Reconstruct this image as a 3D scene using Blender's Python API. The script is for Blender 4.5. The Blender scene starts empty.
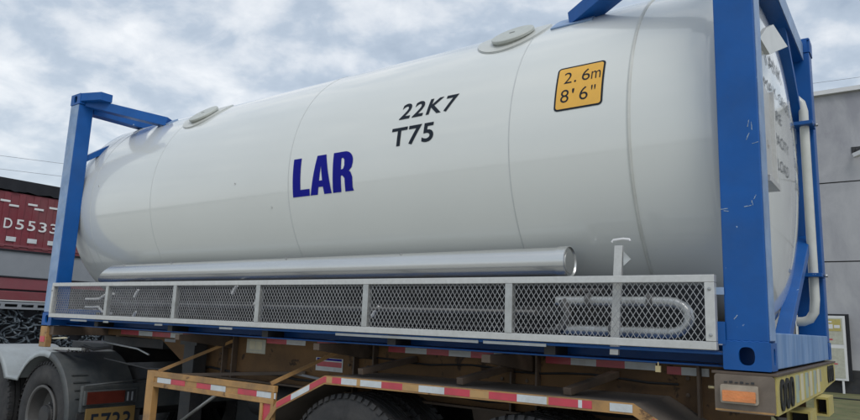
import bpy, bmesh, math, random
from mathutils import Vector, Matrix
random.seed(7)
PI = math.pi
# ------------------------------------------------------------------ frame of reference
# modelling frame: x along the container (0 = near end, -6.058 = far end), y across (0 = near side),
# z up from the container's underside.  One unit of it is S metres; the yard lies GZ below it.
S = 1.15
GZ = -1.26
def w(p): return Vector((p[0]*S, p[1]*S, (p[2]-GZ)*S))
scene = bpy.context.scene
COL = scene.collection

# ------------------------------------------------------------------ camera
def set_camera():
    cx, cy, cz, yaw, pit, rol, f = 0.467, -2.934, 0.137, CAM[0], CAM[1], CAM[2], CAM[3]
    fwd = Vector((math.cos(yaw)*math.cos(pit), math.sin(yaw)*math.cos(pit), math.sin(pit)))
    ri = Vector((math.sin(yaw), -math.cos(yaw), 0)); up = ri.cross(fwd)
    R = ri*math.cos(rol) + up*math.sin(rol); U = up*math.cos(rol) - ri*math.sin(rol)
    cam = bpy.data.cameras.new('camera'); o = bpy.data.objects.new('camera', cam); COL.objects.link(o)
    m = Matrix((R, U, -fwd)).transposed().to_4x4(); m.translation = w((cx, cy, cz)); o.matrix_world = m
    cam.sensor_fit = 'HORIZONTAL'; cam.sensor_width = 36; cam.lens = 36*f/860
    cam.clip_start = 0.05; cam.clip_end = 3000
    scene.camera = o
CAM = (2.20207, 0.16993, 0.03686, 663.675)
set_camera()

# ------------------------------------------------------------------ light and sky
SUN_EL, SUN_AZ = math.radians(50), math.radians(-38)     # azimuth measured from +x towards +y
def nd(nt, t, **k):
    n = nt.nodes.new(t)
    for a, b in k.items():
        if a == 'inp':
            for i, v in b.items(): n.inputs[i].default_value = v
        else: setattr(n, a, b)
    return n
def make_world():
    W = bpy.data.worlds.new('World'); scene.world = W; W.use_nodes = True
    nt = W.node_tree; nt.nodes.clear(); L = nt.links.new
    out = nd(nt, 'ShaderNodeOutputWorld'); bg = nd(nt, 'ShaderNodeBackground'); bg.inputs[1].default_value = 0.13
    sky = nd(nt, 'ShaderNodeTexSky', sky_type='NISHITA', sun_disc=False, sun_elevation=SUN_EL,
             sun_rotation=math.radians(90)-SUN_AZ, air_density=1.2, dust_density=2.0)
    tc = nd(nt, 'ShaderNodeTexCoord'); sep = nd(nt, 'ShaderNodeSeparateXYZ'); L(tc.outputs['Generated'], sep.inputs[0])
    zc = nd(nt, 'ShaderNodeMath', operation='MAXIMUM', inp={1: 0.0}); L(sep.outputs[2], zc.inputs[0])
    za = nd(nt, 'ShaderNodeMath', operation='ADD', inp={1: 0.34}); L(zc.outputs[0], za.inputs[0])
    dx = nd(nt, 'ShaderNodeMath', operation='DIVIDE'); L(sep.outputs[0], dx.inputs[0]); L(za.outputs[0], dx.inputs[1])
    dy = nd(nt, 'ShaderNodeMath', operation='DIVIDE'); L(sep.outputs[1], dy.inputs[0]); L(za.outputs[0], dy.inputs[1])
    cv = nd(nt, 'ShaderNodeCombineXYZ'); L(dx.outputs[0], cv.inputs[0]); L(dy.outputs[0], cv.inputs[1])
    n1 = nd(nt, 'ShaderNodeTexNoise', inp={'Scale': 7.2, 'Detail': 9.0, 'Roughness': 0.54, 'Distortion': 0.2}); L(cv.outputs[0], n1.inputs['Vector'])
    n2 = nd(nt, 'ShaderNodeTexNoise', inp={'Scale': 1.1, 'Detail': 3.0, 'Roughness': 0.5}); L(cv.outputs[0], n2.inputs['Vector'])
    ad = nd(nt, 'ShaderNodeMath', operation='ADD'); L(n1.outputs[0], ad.inputs[0]); L(n2.outputs[0], ad.inputs[1])
    cr = nd(nt, 'ShaderNodeValToRGB'); L(ad.outputs[0], cr.inputs[0])
    # ramp works on 0..1, so halve the sum
    hf = nd(nt, 'ShaderNodeMath', operation='MULTIPLY', inp={1: 0.5}); L(ad.outputs[0], hf.inputs[0]); L(hf.outputs[0], cr.inputs[0])
    e = cr.color_ramp.elements
    e[0].position = 0.38; e[0].color = (.35, .425, .525, 1)
    e[1].position = 0.64; e[1].color = (.90, .92, .94, 1)
    m_ = e.new(0.49); m_.color = (.49, .565, .66, 1)
    m2 = e.new(0.555); m2.color = (.70, .745, .80, 1)
    sc = nd(nt, 'ShaderNodeVectorMath', operation='SCALE', inp={'Scale': SKYGAIN}); L(cr.outputs[0], sc.inputs[0])
    # paler, brighter cloud near the horizon
    hz = nd(nt, 'ShaderNodeMapRange', inp={1: 0.0, 2: 0.42, 3: 1.0, 4: 0.0}); L(sep.outputs[2], hz.inputs[0])
    hp = nd(nt, 'ShaderNodeMath', operation='POWER', inp={1: 2.0}); L(hz.outputs[0], hp.inputs[0])
    hb = nd(nt, 'ShaderNodeMix', data_type='RGBA', inp={7: (.80*SKYGAIN, .84*SKYGAIN, .86*SKYGAIN, 1)})
    hm = nd(nt, 'ShaderNodeMath', operation='MULTIPLY', inp={1: 0.75}); L(hp.outputs[0], hm.inputs[0])
    L(hm.outputs[0], hb.inputs[0]); L(sc.outputs[0], hb.inputs[6])
    mx = nd(nt, 'ShaderNodeMix', data_type='RGBA', inp={0: 0.88}); L(sky.outputs[0], mx.inputs[6]); L(hb.outputs[2], mx.inputs[7])
    L(mx.outputs[2], bg.inputs[0]); L(bg.outputs[0], out.inputs[0])
SKYGAIN = 7.4
make_world()
sun = bpy.data.lights.new('sun', 'SUN'); sun.energy = 0.95; sun.angle = math.radians(25); sun.color = (1, .98, .94)
so = bpy.data.objects.new('sun', sun); COL.objects.link(so)
sd = Vector((math.cos(SUN_EL)*math.cos(SUN_AZ), math.cos(SUN_EL)*math.sin(SUN_AZ), math.sin(SUN_EL)))
so.rotation_euler = sd.to_track_quat('Z', 'Y').to_euler()
scene.view_settings.view_transform = 'Standard'; scene.view_settings.look = 'None'
scene.view_settings.exposure = 0.2; scene.view_settings.gamma = 1; scene.view_settings.use_curve_mapping = False
scene.render.engine = 'CYCLES'
scene.cycles.max_bounces = 8

# ------------------------------------------------------------------ materials
def mat(name, col, rough=0.5, metal=0.0, coat=0.0, var=0.0, vscale=3.0, dirt=None, dirt_amt=0.0, dscale=2.0,
        chip=None, chip_amt=0.0, cscale=30.0, rust=None, rust_lo=.66, bump=0.0, bscale=40.0, emit=None, stretch=(1, 1, 1), spec=0.5, rvar=0.0):
    m = bpy.data.materials.new(name); m.use_nodes = True; nt = m.node_tree; L = nt.links.new
    b = nt.nodes['Principled BSDF']
    b.inputs['Base Color'].default_value = (*col, 1); b.inputs['Roughness'].default_value = rough
    b.inputs['Metallic'].default_value = metal; b.inputs['Coat Weight'].default_value = coat
    b.inputs['Coat Roughness'].default_value = 0.06; b.inputs['Specular IOR Level'].default_value = spec
    tc = nd(nt, 'ShaderNodeTexCoord'); mp = nd(nt, 'ShaderNodeMapping'); mp.inputs['Scale'].default_value = stretch
    L(tc.outputs['Object'], mp.inputs[0]); cur = None
    def noise(sc, det=6, ro=.6, dis=0.0):
        n = nd(nt, 'ShaderNodeTexNoise', inp={'Scale': sc, 'Detail': det, 'Roughness': ro, 'Distortion': dis}); L(mp.outputs[0], n.inputs['Vector']); return n
    if var:
        n = noise(vscale); r = nd(nt, 'ShaderNodeMapRange', inp={1: .3, 2: .7, 3: 1-var, 4: 1+var}); L(n.outputs[0], r.inputs[0])
        v = nd(nt, 'ShaderNodeVectorMath', operation='SCALE', inp={0: col}); L(r.outputs[0], v.inputs['Scale']); cur = v.outputs[0]
    def over(cur, c2, amt, sc, lo, hi, det):
        n = noise(sc, det, .68, .4); r = nd(nt, 'ShaderNodeMapRange', inp={1: lo, 2: hi, 3: 0.0, 4: amt}); L(n.outputs[0], r.inputs[0])
        x = nd(nt, 'ShaderNodeMix', data_type='RGBA', inp={7: (*c2, 1)})
        if cur: L(cur, x.inputs[6])
        else: x.inputs[6].default_value = (*col, 1)
        L(r.outputs[0], x.inputs[0]); return x.outputs[2]
    if dirt: cur = over(cur, dirt, dirt_amt, dscale, .42, .68, 8)
    if rust: cur = over(cur, rust, .85, 5.0, rust_lo, rust_lo+.05, 10)
    if chip: cur = over(cur, chip, 1.0, cscale, .74-chip_amt, .765-chip_amt, 10)
    if cur: L(cur, b.inputs['Base Color'])
    if rvar:
        n = noise(5, 6); r = nd(nt, 'ShaderNodeMapRange', inp={1: .3, 2: .7, 3: max(.02, rough-rvar), 4: rough+rvar}); L(n.outputs[0], r.inputs[0]); L(r.outputs[0], b.inputs['Roughness'])
    if bump:
        n = noise(bscale, 5); bp = nd(nt, 'ShaderNodeBump', inp={'Strength': bump, 'Distance': 0.01}); L(n.outputs[0], bp.inputs['Height']); L(bp.outputs[0], b.inputs['Normal'])
    if emit: b.inputs['Emission Color'].default_value = (*emit, 1); b.inputs['Emission Strength'].default_value = 1
    return m
BLUE = (0.002, 0.086, 0.33)
M = {}
M['tank'] = mat('tank_paint', (.71, .725, .69), .22, coat=1.0, var=.02, vscale=.8, bump=.06, bscale=1.1)
M['seam'] = mat('seam', (.54, .56, .55), .4, var=.1)
M['blue'] = mat('blue_paint', BLUE, .42, coat=.06, spec=.35, var=.14, vscale=4, dirt=(.03, .10, .27), dirt_amt=.30, dscale=2.5, chip=(.40, .50, .58), chip_amt=.06, cscale=12, rust=(.06, .035, .03), rust_lo=.69, bump=.06, bscale=30)
M['blueworn'] = mat('blue_worn', (.13, .25, .47), .6, var=.2, vscale=5, dirt=(.30, .38, .50), dirt_amt=.55, dscale=5, chip=(.5, .53, .55), chip_amt=.02, cscale=20, stretch=(2.5, 2.5, .5))
M['blueedge'] = mat('blue_edge', (.20, .31, .50), .45, var=.2, vscale=6, dirt=(.4, .47, .56), dirt_amt=.4, dscale=8)  # paler blue; on post and rail faces it paints in sky light
M['galv'] = mat('galvanised', (.50, .51, .50), .38, metal=.65, var=.16, vscale=14, dirt=(.30, .29, .26), dirt_amt=.35, dscale=9, bump=.08, bscale=60)
M['meshsteel'] = mat('mesh_steel', (.42, .42, .42), .4, metal=.6, var=.2, vscale=6, dirt=(.16, .15, .14), dirt_amt=.5, dscale=3)
M['galv_edge'] = mat('galvanised_bright', (.62, .62, .60), .36, metal=.4, var=.1, vscale=12, dirt=(.33, .32, .30), dirt_amt=.35, dscale=12, chip=(.2, .19, .17), chip_amt=.05, cscale=24, rust=(.20, .15, .10), rust_lo=.66)
M['tubesteel'] = mat('tube_steel', (.66, .665, .65), .27, metal=.8, var=.05, vscale=2, dirt=(.46, .45, .42), dirt_amt=.3, dscale=2.5, stretch=(.2, 1, 1))
M['steel'] = mat('brushed_steel', (.42, .43, .43), .4, metal=.8, var=.12, dirt=(.2, .19, .18), dirt_amt=.4, dscale=8)
M['alloy'] = mat('white_pipe', (.58, .59, .55), .35, coat=.2, var=.06, dirt=(.42, .42, .38), dirt_amt=.4, dscale=5)
M['lidgrey'] = mat('lid_grey', (.50, .52, .48), .45, var=.08, vscale=6, dirt=(.33, .34, .30), dirt_amt=.4, dscale=6)
M['black'] = mat('black', (.012, .013, .015), .6, var=.3, vscale=8)
M['dark'] = mat('dark_metal', (.028, .03, .034), .6, var=.3, vscale=5, dirt=(.07, .06, .05), dirt_amt=.5, dscale=4)
M['rubber'] = mat('rubber', (.022, .022, .024), .72, var=.2, vscale=6, dirt=(.075, .07, .065), dirt_amt=.55, dscale=5, bump=.15, bscale=50)
M['rim'] = mat('rim', (.13, .13, .13), .5, metal=.3, var=.2, dirt=(.08, .07, .06), dirt_amt=.5, dscale=6)
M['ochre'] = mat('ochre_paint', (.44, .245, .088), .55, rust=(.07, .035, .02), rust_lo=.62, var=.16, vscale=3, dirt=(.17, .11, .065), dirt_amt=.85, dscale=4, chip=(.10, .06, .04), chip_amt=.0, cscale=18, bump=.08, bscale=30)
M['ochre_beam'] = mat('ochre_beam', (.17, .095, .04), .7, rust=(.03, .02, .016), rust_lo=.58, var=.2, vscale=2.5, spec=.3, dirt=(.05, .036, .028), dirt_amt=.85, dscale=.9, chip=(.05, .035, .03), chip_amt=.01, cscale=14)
M['brown'] = mat('brown_paint', (.12, .085, .06), .6, var=.2, vscale=4, dirt=(.05, .04, .035), dirt_amt=.6, dscale=3)
M['deck'] = mat('dusty_deck', (.105, .085, .07), .8, var=.2, vscale=3, dirt=(.17, .15, .125), dirt_amt=.5, dscale=1.6)
M['bumper'] = mat('bumper_side', (.17, .135, .105), .55, var=.15, vscale=5, dirt=(.09, .07, .055), dirt_amt=.6, dscale=7, chip=(.32, .27, .2), chip_amt=-.01, cscale=25)
M['redtape'] = mat('red_tape', (.56, .055, .085), .35, coat=.2, var=.1, vscale=10, dirt=(.25, .08, .07), dirt_amt=.4, dscale=6)
M['yellowtape'] = mat('yellow_tape', (.50, .30, .12), .45, var=.1, vscale=9, dirt=(.3, .2, .1), dirt_amt=.5, dscale=7)
M['whitetape'] = mat('white_tape', (.62, .66, .68), .35, coat=.2, var=.08, vscale=12, dirt=(.36, .34, .31), dirt_amt=.45, dscale=6)
M['yellow'] = mat('hazard_yellow', (.52, .43, .13), .55, var=.15, vscale=8, dirt=(.30, .27, .17), dirt_amt=.6, dscale=8)
M['palegreen'] = mat('faded_green', (.33, .42, .36), .55, var=.2, vscale=10, dirt=(.45, .42, .25), dirt_amt=.5, dscale=9)
M['cream'] = mat('cream', (.62, .58, .42), .5, var=.08, dirt=(.4, .36, .26), dirt_amt=.4, dscale=8)
M['orange'] = mat('orange_lens', (.72, .25, .08), .25, coat=.5, var=.12, vscale=20, bump=.3, bscale=90)
M['lampbase'] = mat('lamp_base', (.42, .36, .28), .5, var=.15, vscale=9, dirt=(.25, .2, .15), dirt_amt=.5, dscale=8)
M['amber'] = mat('placard_yellow', (.84, .46, .07), .42, var=.06, vscale=5, dirt=(.55, .31, .08), dirt_amt=.3, dscale=5)
M['ink'] = mat('ink_black', (.014, .02, .03), .6, spec=.2)
M['inkblue'] = mat('ink_blue', (.006, .008, .25), .6, spec=.15, var=.08)
M['greyink'] = mat('ink_grey', (.16, .17, .18), .45)
M['mudgrey'] = mat('mudguard_grey', (.042, .050, .056), .5, var=.18, vscale=3, dirt=(.15, .145, .13), dirt_amt=.4, dscale=3)
M['mudlit'] = mat('mudguard_lit', (.34, .37, .38), .4, var=.1, vscale=3, dirt=(.2, .2, .19), dirt_amt=.3, dscale=4)  # lit copy of the mudguard grey, sky light put into the colour
M['redlens'] = mat('red_lens', (.09, .018, .012), .3, coat=.4, var=.2, vscale=14)
M['plate'] = mat('plate_yellow', (.20, .125, .04), .5, var=.08, dirt=(.2, .14, .06), dirt_amt=.5, dscale=9)
M['red'] = mat('truck_red', (.20, .030, .042), .5, var=.14, vscale=2, dirt=(.18, .09, .09), dirt_amt=.5, dscale=1.5)
M['redlight'] = mat('truck_pink', (.24, .065, .08), .5, var=.1, vscale=2, dirt=(.18, .09, .09), dirt_amt=.5, dscale=2)
M['greypanel'] = mat('grey_panel', (.27, .285, .31), .5, var=.1, vscale=1.5, dirt=(.2, .22, .24), dirt_amt=.5, dscale=1.5)
M['tarp'] = mat('tarp', (.010, .011, .016), .7, var=.3, vscale=3)
M['scrape'] = mat('bare_scrape', (.30, .38, .46), .5, var=.3, vscale=60)
M['white'] = mat('white_paint', (.72, .72, .72), .5, var=.05)
M['rope'] = mat('rope', (.085, .105, .125), .5, var=.35, vscale=9)
M['brass'] = mat('brass', (.55, .45, .25), .4, metal=.6, var=.1)
M['cable'] = mat('cable', (.25, .26, .28), .6)
M['sticker'] = mat('sticker', (.50, .50, .42), .5, var=.1, vscale=9, dirt=(.3, .28, .2), dirt_amt=.4, dscale=10)

def wall_material():
    m = mat('wall_panels', (.46, .46, .475), .8, var=.06, vscale=.35, dirt=(.31, .31, .34), dirt_amt=.9, dscale=.9, bump=.1, bscale=8, stretch=(1, 1, .45))
    return m
M['wall'] = wall_material()
def ground_material():
    m = bpy.data.materials.new('yard_ground'); m.use_nodes = True; nt = m.node_tree; L = nt.links.new; b = nt.nodes['Principled BSDF']
    tc = nd(nt, 'ShaderNodeTexCoord')
    n1 = nd(nt, 'ShaderNodeTexNoise', inp={'Scale': .6, 'Detail': 10.0, 'Roughness': .65}); L(tc.outputs['Object'], n1.inputs['Vector'])
    n2 = nd(nt, 'ShaderNodeTexNoise', inp={'Scale': 22.0, 'Detail': 8.0, 'Roughness': .7}); L(tc.outputs['Object'], n2.inputs['Vector'])
    c = nd(nt, 'ShaderNodeValToRGB'); e = c.color_ramp.elements
    e[0].position = .3; e[0].color = (.07, .068, .058, 1); e[1].position = .7; e[1].color = (.14, .135, .115, 1)
    L(n1.outputs[0], c.inputs[0])
    r = nd(nt, 'ShaderNodeMapRange', inp={1: .3, 2: .7, 3: .75, 4: 1.2}); L(n2.outputs[0], r.inputs[0])
    v = nd(nt, 'ShaderNodeVectorMath', operation='SCALE'); L(c.outputs[0], v.inputs[0]); L(r.outputs[0], v.inputs['Scale']); L(v.outputs[0], b.inputs['Base Color'])
    b.inputs['Roughness'].default_value = .9
    bp = nd(nt, 'ShaderNodeBump', inp={'Strength': .5, 'Distance': .03}); L(n2.outputs[0], bp.inputs['Height']); L(bp.outputs[0], b.inputs['Normal'])
    return m
M['ground'] = ground_material()
M['concrete'] = mat('concrete', (.44, .43, .38), .9, var=.12, vscale=.5, dirt=(.32, .31, .27), dirt_amt=.6, dscale=.4, bump=.3, bscale=20)
M['grass'] = mat('grass', (.105, .115, .045), .9, var=.3, vscale=2, dirt=(.20, .17, .08), dirt_amt=.8, dscale=1.3, bump=.5, bscale=30)

# ------------------------------------------------------------------ mesh helpers (modelling frame in, metres out)
ROOTLOC = {}
class MB:
    def __init__(s): s.v = []; s.f = []; s.mi = []; s.sm = []
    def add(s, vs, fs, mi=0, smooth=False):
        o = len(s.v); s.v += [Vector(v) for v in vs]; s.f += [tuple(i+o for i in f) for f in fs]; s.mi += [mi]*len(fs); s.sm += [smooth]*len(fs); return s
    def box(s, a, b, mi=0):
        x0, x1 = sorted((a[0], b[0])); y0, y1 = sorted((a[1], b[1])); z0, z1 = sorted((a[2], b[2]))
        return s.add([(x0,y0,z0),(x1,y0,z0),(x1,y1,z0),(x0,y1,z0),(x0,y0,z1),(x1,y0,z1),(x1,y1,z1),(x0,y1,z1)],
                     [(0,3,2,1),(4,5,6,7),(0,1,5,4),(1,2,6,5),(2,3,7,6),(3,0,4,7)], mi)
    def bar(s, a, b, wd, hd, up=(0,0,1), mi=0):
        a = Vector(a); b = Vector(b); d = (b-a).normalized(); up = Vector(up); sd = d.cross(up)
        if sd.length < 1e-4: sd = d.cross(Vector((1,0,0)))
        sd.normalize(); u = sd.cross(d).normalized(); vs = []
        for p in (a, b):
            for i, j in ((-1,-1),(1,-1),(1,1),(-1,1)): vs.append(p + sd*wd/2*i + u*hd/2*j)
        return s.add(vs, [(0,1,2,3),(7,6,5,4),(0,4,5,1),(1,5,6,2),(2,6,7,3),(3,7,4,0)], mi)
    def tube(s, pts, r, n=12, mi=0, caps=True):
        pts = [Vector(p) for p in pts]; k = len(pts); vs = []; prev = None
        for i, p in enumerate(pts):
            d = (pts[min(i+1,k-1)] - pts[max(i-1,0)]).normalized()
            if prev is None:
                a = d.cross(Vector((0,0,1)));  a = a if a.length > .05 else d.cross(Vector((1,0,0)))
            else: a = prev - d*prev.dot(d)
            a.normalize(); prev = a; b = d.cross(a)
            rr = r[i] if isinstance(r, (list, tuple)) else r
            for j in range(n):
                t = 2*PI*j/n; vs.append(p + a*rr*math.cos(t) + b*rr*math.sin(t))
        fs = [(i*n+j, i*n+(j+1)%n, (i+1)*n+(j+1)%n, (i+1)*n+j) for i in range(k-1) for j in range(n)]
        s.add(vs, fs, mi, True)
        if caps:
            s.add([vs[j] for j in range(n)], [tuple(reversed(range(n)))], mi); s.add([vs[(k-1)*n+j] for j in range(n)], [tuple(range(n))], mi)
        return s
    def rev(s, prof, c, ax='x', n=64, mi=0, mis=None, closed=False):
        # prof: list of (along, radius) about an axis through c
        vs = []; k = len(prof)
        for a, r in prof:
            for j in range(n):
                t = 2*PI*j/n; p = r*math.cos(t); q = r*math.sin(t)
                if ax == 'x': vs.append((c[0]+a, c[1]-p, c[2]+q))
                elif ax == 'y': vs.append((c[0]+p, c[1]+a, c[2]+q))
                else: vs.append((c[0]+p, c[1]+q, c[2]+a))
        for i in range(k-1):
            fs = []
            for j in range(n): fs.append((i*n+j, i*n+(j+1)%n, (i+1)*n+(j+1)%n, (i+1)*n+j))
            o = len(s.v)
            if i == 0: s.v += [Vector(v) for v in vs]; base = o
            s.f += [tuple(q+base for q in f) for f in fs]; s.mi += [mis[i] if mis else mi]*n; s.sm += [True]*n
        return s
    def prism(s, poly, org, u, v, n, th, mi=0):
        org, u, v, n = Vector(org), Vector(u), Vector(v), Vector(n); k = len(poly)
        a = [org+u*p[0]+v*p[1] for p in poly]; b = [p+n*th for p in a]
        s.add(a, [tuple(range(k))], mi); s.add(b, [tuple(reversed(range(k)))], mi)
        return s.add(a+b, [(i, (i+1)%k, k+(i+1)%k, k+i) for i in range(k)], mi)
    def build(s, name, mats, parent=None, bevel=0, auto=None):
        if not isinstance(mats, (list, tuple)): mats = [mats]
        me = bpy.data.meshes.new(name)
        loc = ROOTLOC.get(parent, Vector((0,0,0))) if parent else None
        W = [w(v) for v in s.v]
        if parent is None:
            xs = [p.x for p in W]; ys = [p.y for p in W]; zs = [p.z for p in W]
            loc = Vector(((min(xs)+max(xs))/2, (min(ys)+max(ys))/2, min(zs)))
        me.from_pydata([p-loc for p in W], [], s.f)
        for m in mats: me.materials.append(M[m] if isinstance(m, str) else m)
        me.polygons.foreach_set('material_index', s.mi); me.polygons.foreach_set('use_smooth', s.sm)
        bm = bmesh.new(); bm.from_mesh(me); bmesh.ops.remove_doubles(bm, verts=bm.verts, dist=1e-5)
        bmesh.ops.recalc_face_normals(bm, faces=bm.faces)
        for e in bm.edges:
            if len(e.link_faces) == 2 and e.calc_face_angle(0) > math.radians(35): e.smooth = False
        bm.to_mesh(me); bm.free(); me.update()
        o = bpy.data.objects.new(name, me); COL.objects.link(o)
        if parent: o.parent = parent; ROOTLOC[o] = loc
        else: o.location = loc; ROOTLOC[o] = loc
        if bevel:
            md = o.modifiers.new('bevel', 'BEVEL'); md.width = bevel; md.segments = 2; md.limit_method = 'ANGLE'; md.angle_limit = math.radians(40)
        return o
def thing(name, label, cat, loc, group=None):
    o = bpy.data.objects.new(name, None); COL.objects.link(o); L = w(loc); o.location = L; ROOTLOC[o] = L
    o.empty_display_size = .2
    return tag(o, label, cat, group)
def tag(o, label, cat, group=None, kind=None):
    if label: o['label'] = label
    if cat: o['category'] = cat
    if group: o['group'] = group
    if kind: o['kind'] = kind
    return o
def plate(name, outer, holes, org, u, v, th, m, parent, bevel=0):
    """flat plate with real holes cut in it; outer/holes are 2-D loops in (u, v)"""
    cu = bpy.data.curves.new('c', 'CURVE'); cu.dimensions = '2D'; cu.fill_mode = 'BOTH'
    for lp in [outer]+holes:
        sp = cu.splines.new('POLY'); sp.points.add(len(lp)-1); sp.use_cyclic_u = True
        for i, p in enumerate(lp): sp.points[i].co = (p[0], p[1], 0, 1)
    cu.extrude = th/2
    ob = bpy.data.objects.new('c', cu); COL.objects.link(ob); bpy.context.view_layer.update()
    me = bpy.data.meshes.new_from_object(ob.evaluated_get(bpy.context.evaluated_depsgraph_get()))
    org, u, v = Vector(org), Vector(u).normalized(), Vector(v).normalized(); n = u.cross(v)
    mb = MB(); mb.add([org+u*q.co.x+v*q.co.y+n*q.co.z for q in me.vertices], [tuple(p.vertices) for p in me.polygons])
    bpy.data.objects.remove(ob); bpy.data.curves.remove(cu); bpy.data.meshes.remove(me)
    if name is None: return mb
    return mb.build(name, m, parent, bevel)
def oval(cx, cy, a, b, n=20, k=2.6):
    return [(cx+a*abs(math.cos(t))**(2/k)*(1 if math.cos(t) >= 0 else -1), cy+b*abs(math.sin(t))**(2/k)*(1 if math.sin(t) >= 0 else -1)) for t in [2*PI*i/n for i in range(n)]]
def rrect(x0, y0, x1, y1, r, n=5):
    out = []
    for cx, cy, a0 in ((x1-r,y0+r,-90),(x1-r,y1-r,0),(x0+r,y1-r,90),(x0+r,y0+r,180)):
        for i in range(n+1):
            t = math.radians(a0+90*i/n); out.append((cx+r*math.cos(t), cy+r*math.sin(t)))
    return out
def text_mesh(txt, width, height, bold=0.0, spacing=1.0, cuts=0, shear=0.0, th=0.0, word=1.0):
    """returns (verts2d+depth, faces) of lettering stretched to width x height"""
    cu = bpy.data.curves.new('t', 'FONT'); cu.body = txt; cu.size = 1; cu.offset = bold; cu.space_character = spacing; cu.extrude = 0.0; cu.resolution_u = 4; cu.shear = shear; cu.space_word = word
    ob = bpy.data.objects.new('t', cu); COL.objects.link(ob); bpy.context.view_layer.update()
    me = bpy.data.meshes.new_from_object(ob.evaluated_get(bpy.context.evaluated_depsgraph_get()))
    xs = [v.co.x for v in me.vertices]; ys = [v.co.y for v in me.vertices]
    x0, x1, y0, y1 = min(xs), max(xs), min(ys), max(ys)
    bm = bmesh.new(); bm.from_mesh(me)
    for v in bm.verts: v.co = Vector(((v.co.x-x0)/(x1-x0)*width, (v.co.y-y0)/(y1-y0)*height, 0))
    bmesh.ops.remove_doubles(bm, verts=bm.verts, dist=1e-6)
    for i in range(1, cuts):
        g = bm.verts[:]+bm.edges[:]+bm.faces[:]
        bmesh.ops.bisect_plane(bm, geom=g, plane_co=(0, height*i/cuts, 0), plane_no=(0, 1, 0))
    bm.verts.index_update()
    r = ([v.co.copy() for v in bm.verts], [tuple(v.index for v in f.verts) for f in bm.faces]); bm.free()
    bpy.data.objects.remove(ob); bpy.data.curves.remove(cu); bpy.data.meshes.remove(me)
    return r
def flat_text(mb, txt, org, u, v, width, height, mi=0, **k):
    vs, fs = text_mesh(txt, width, height, **k); org, u, v = Vector(org), Vector(u), Vector(v)
    return mb.add([org+u*p.x+v*p.y for p in vs], fs, mi)

# ------------------------------------------------------------------ the yard and the sky's surroundings
def quad(name, x0, y0, x1, y1, z, m, nx=1, ny=1):
    mb = MB(); mb.add([(x0,y0,z),(x1,y0,z),(x1,y1,z),(x0,y1,z)], [(0,1,2,3)])
    o = mb.build(name, m); o['kind'] = 'structure'; return o
quad('ground', -700, -700, 700, 700, GZ, 'ground')
quad('bounce_pavement', -60, -60, 60, -.75, GZ+.004, 'concrete')  # unseen pale ground, added to brighten the tank's lower half
quad('grass_verge', -7, 9.0, 40, 19.4, GZ+.005, 'grass')

# ==================================================================== THE TANK CONTAINER
L_, W_, H_ = 6.058, 2.2547, 2.2028
TR, TC, TY = .9855, 1.154, 1.1273
T = thing('tank_container', 'long white tank in a blue steel container frame lettered LAR, carried on the ochre trailer', 'tank container', (-3.03, 1.127, 0))

# --- barrel
def tank_profile():
    pr = []
    # near (right-hand) head: dished end inside a short skirt
    xs, d = -.235, .20
    for i in range(15):
        t = i/14*PI/2
        pr.append((xs + d*math.cos(t)**.9 if i < 14 else xs, max(.0005, TR*math.sin(t)**1.0*.992)))
    pr.append((-.245, TR*.994)); pr.append((-.262, TR))
    n = 60
    for i in range(1, n): pr.append((-.262 - (6.06-.262)*i/n, TR))
    xs, d = -6.06, .10
    for i in range(19):
        t = PI/2*(1-i/18); pr.append((xs - d*abs(math.cos(t))**.9, max(.0005, TR*math.sin(t)**.8)))
    return pr
tb = MB().rev(tank_profile(), (0, TY, TC), 'x', 128)
tank = tb.build('tank', 'tank', T)
def ring(name, x, m, wd=.008, h=.003, extra=0.0):
    mb = MB().rev([(x-wd/2, TR-.004), (x-wd/2, TR+h*.6+extra), (x, TR+h+extra), (x+wd/2, TR+h*.6+extra), (x+wd/2, TR-.004)], (0, TY, TC), 'x', 128)
    return mb.build(name, m, T)
for x in (-3.019, -1.267): ring('weld_seam', x, 'seam', .006, .002)
ring('weld_seam', -4.725, 'seam', .005, .0015)
ring('weld_seam', -.602, 'alloy', .016, .007)
ring('weld_seam', -5.72, 'seam', .006, .002)
ring('weld_seam', -5.85, 'seam', .005, .0015)
# rivet-like marks along the barrel
for x, a in ((-3.6, -2), (-5.62, 8), (-3.2, -14)):
    mb = MB(); t = math.radians(a); mb.rev([(-.004, .007), (.002, .006), (.004, .0005)], (0,0,0), 'y', 8)
    for v in mb.v[-24:]:
        px, py, pz = v; rr = TR - py
        v.x = x+px; v.y = TY - rr*math.cos(t) - pz*math.sin(t)*0; v.z = TC + TR*math.sin(t) + pz
    mb.build('rivet', 'seam', T)

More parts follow.
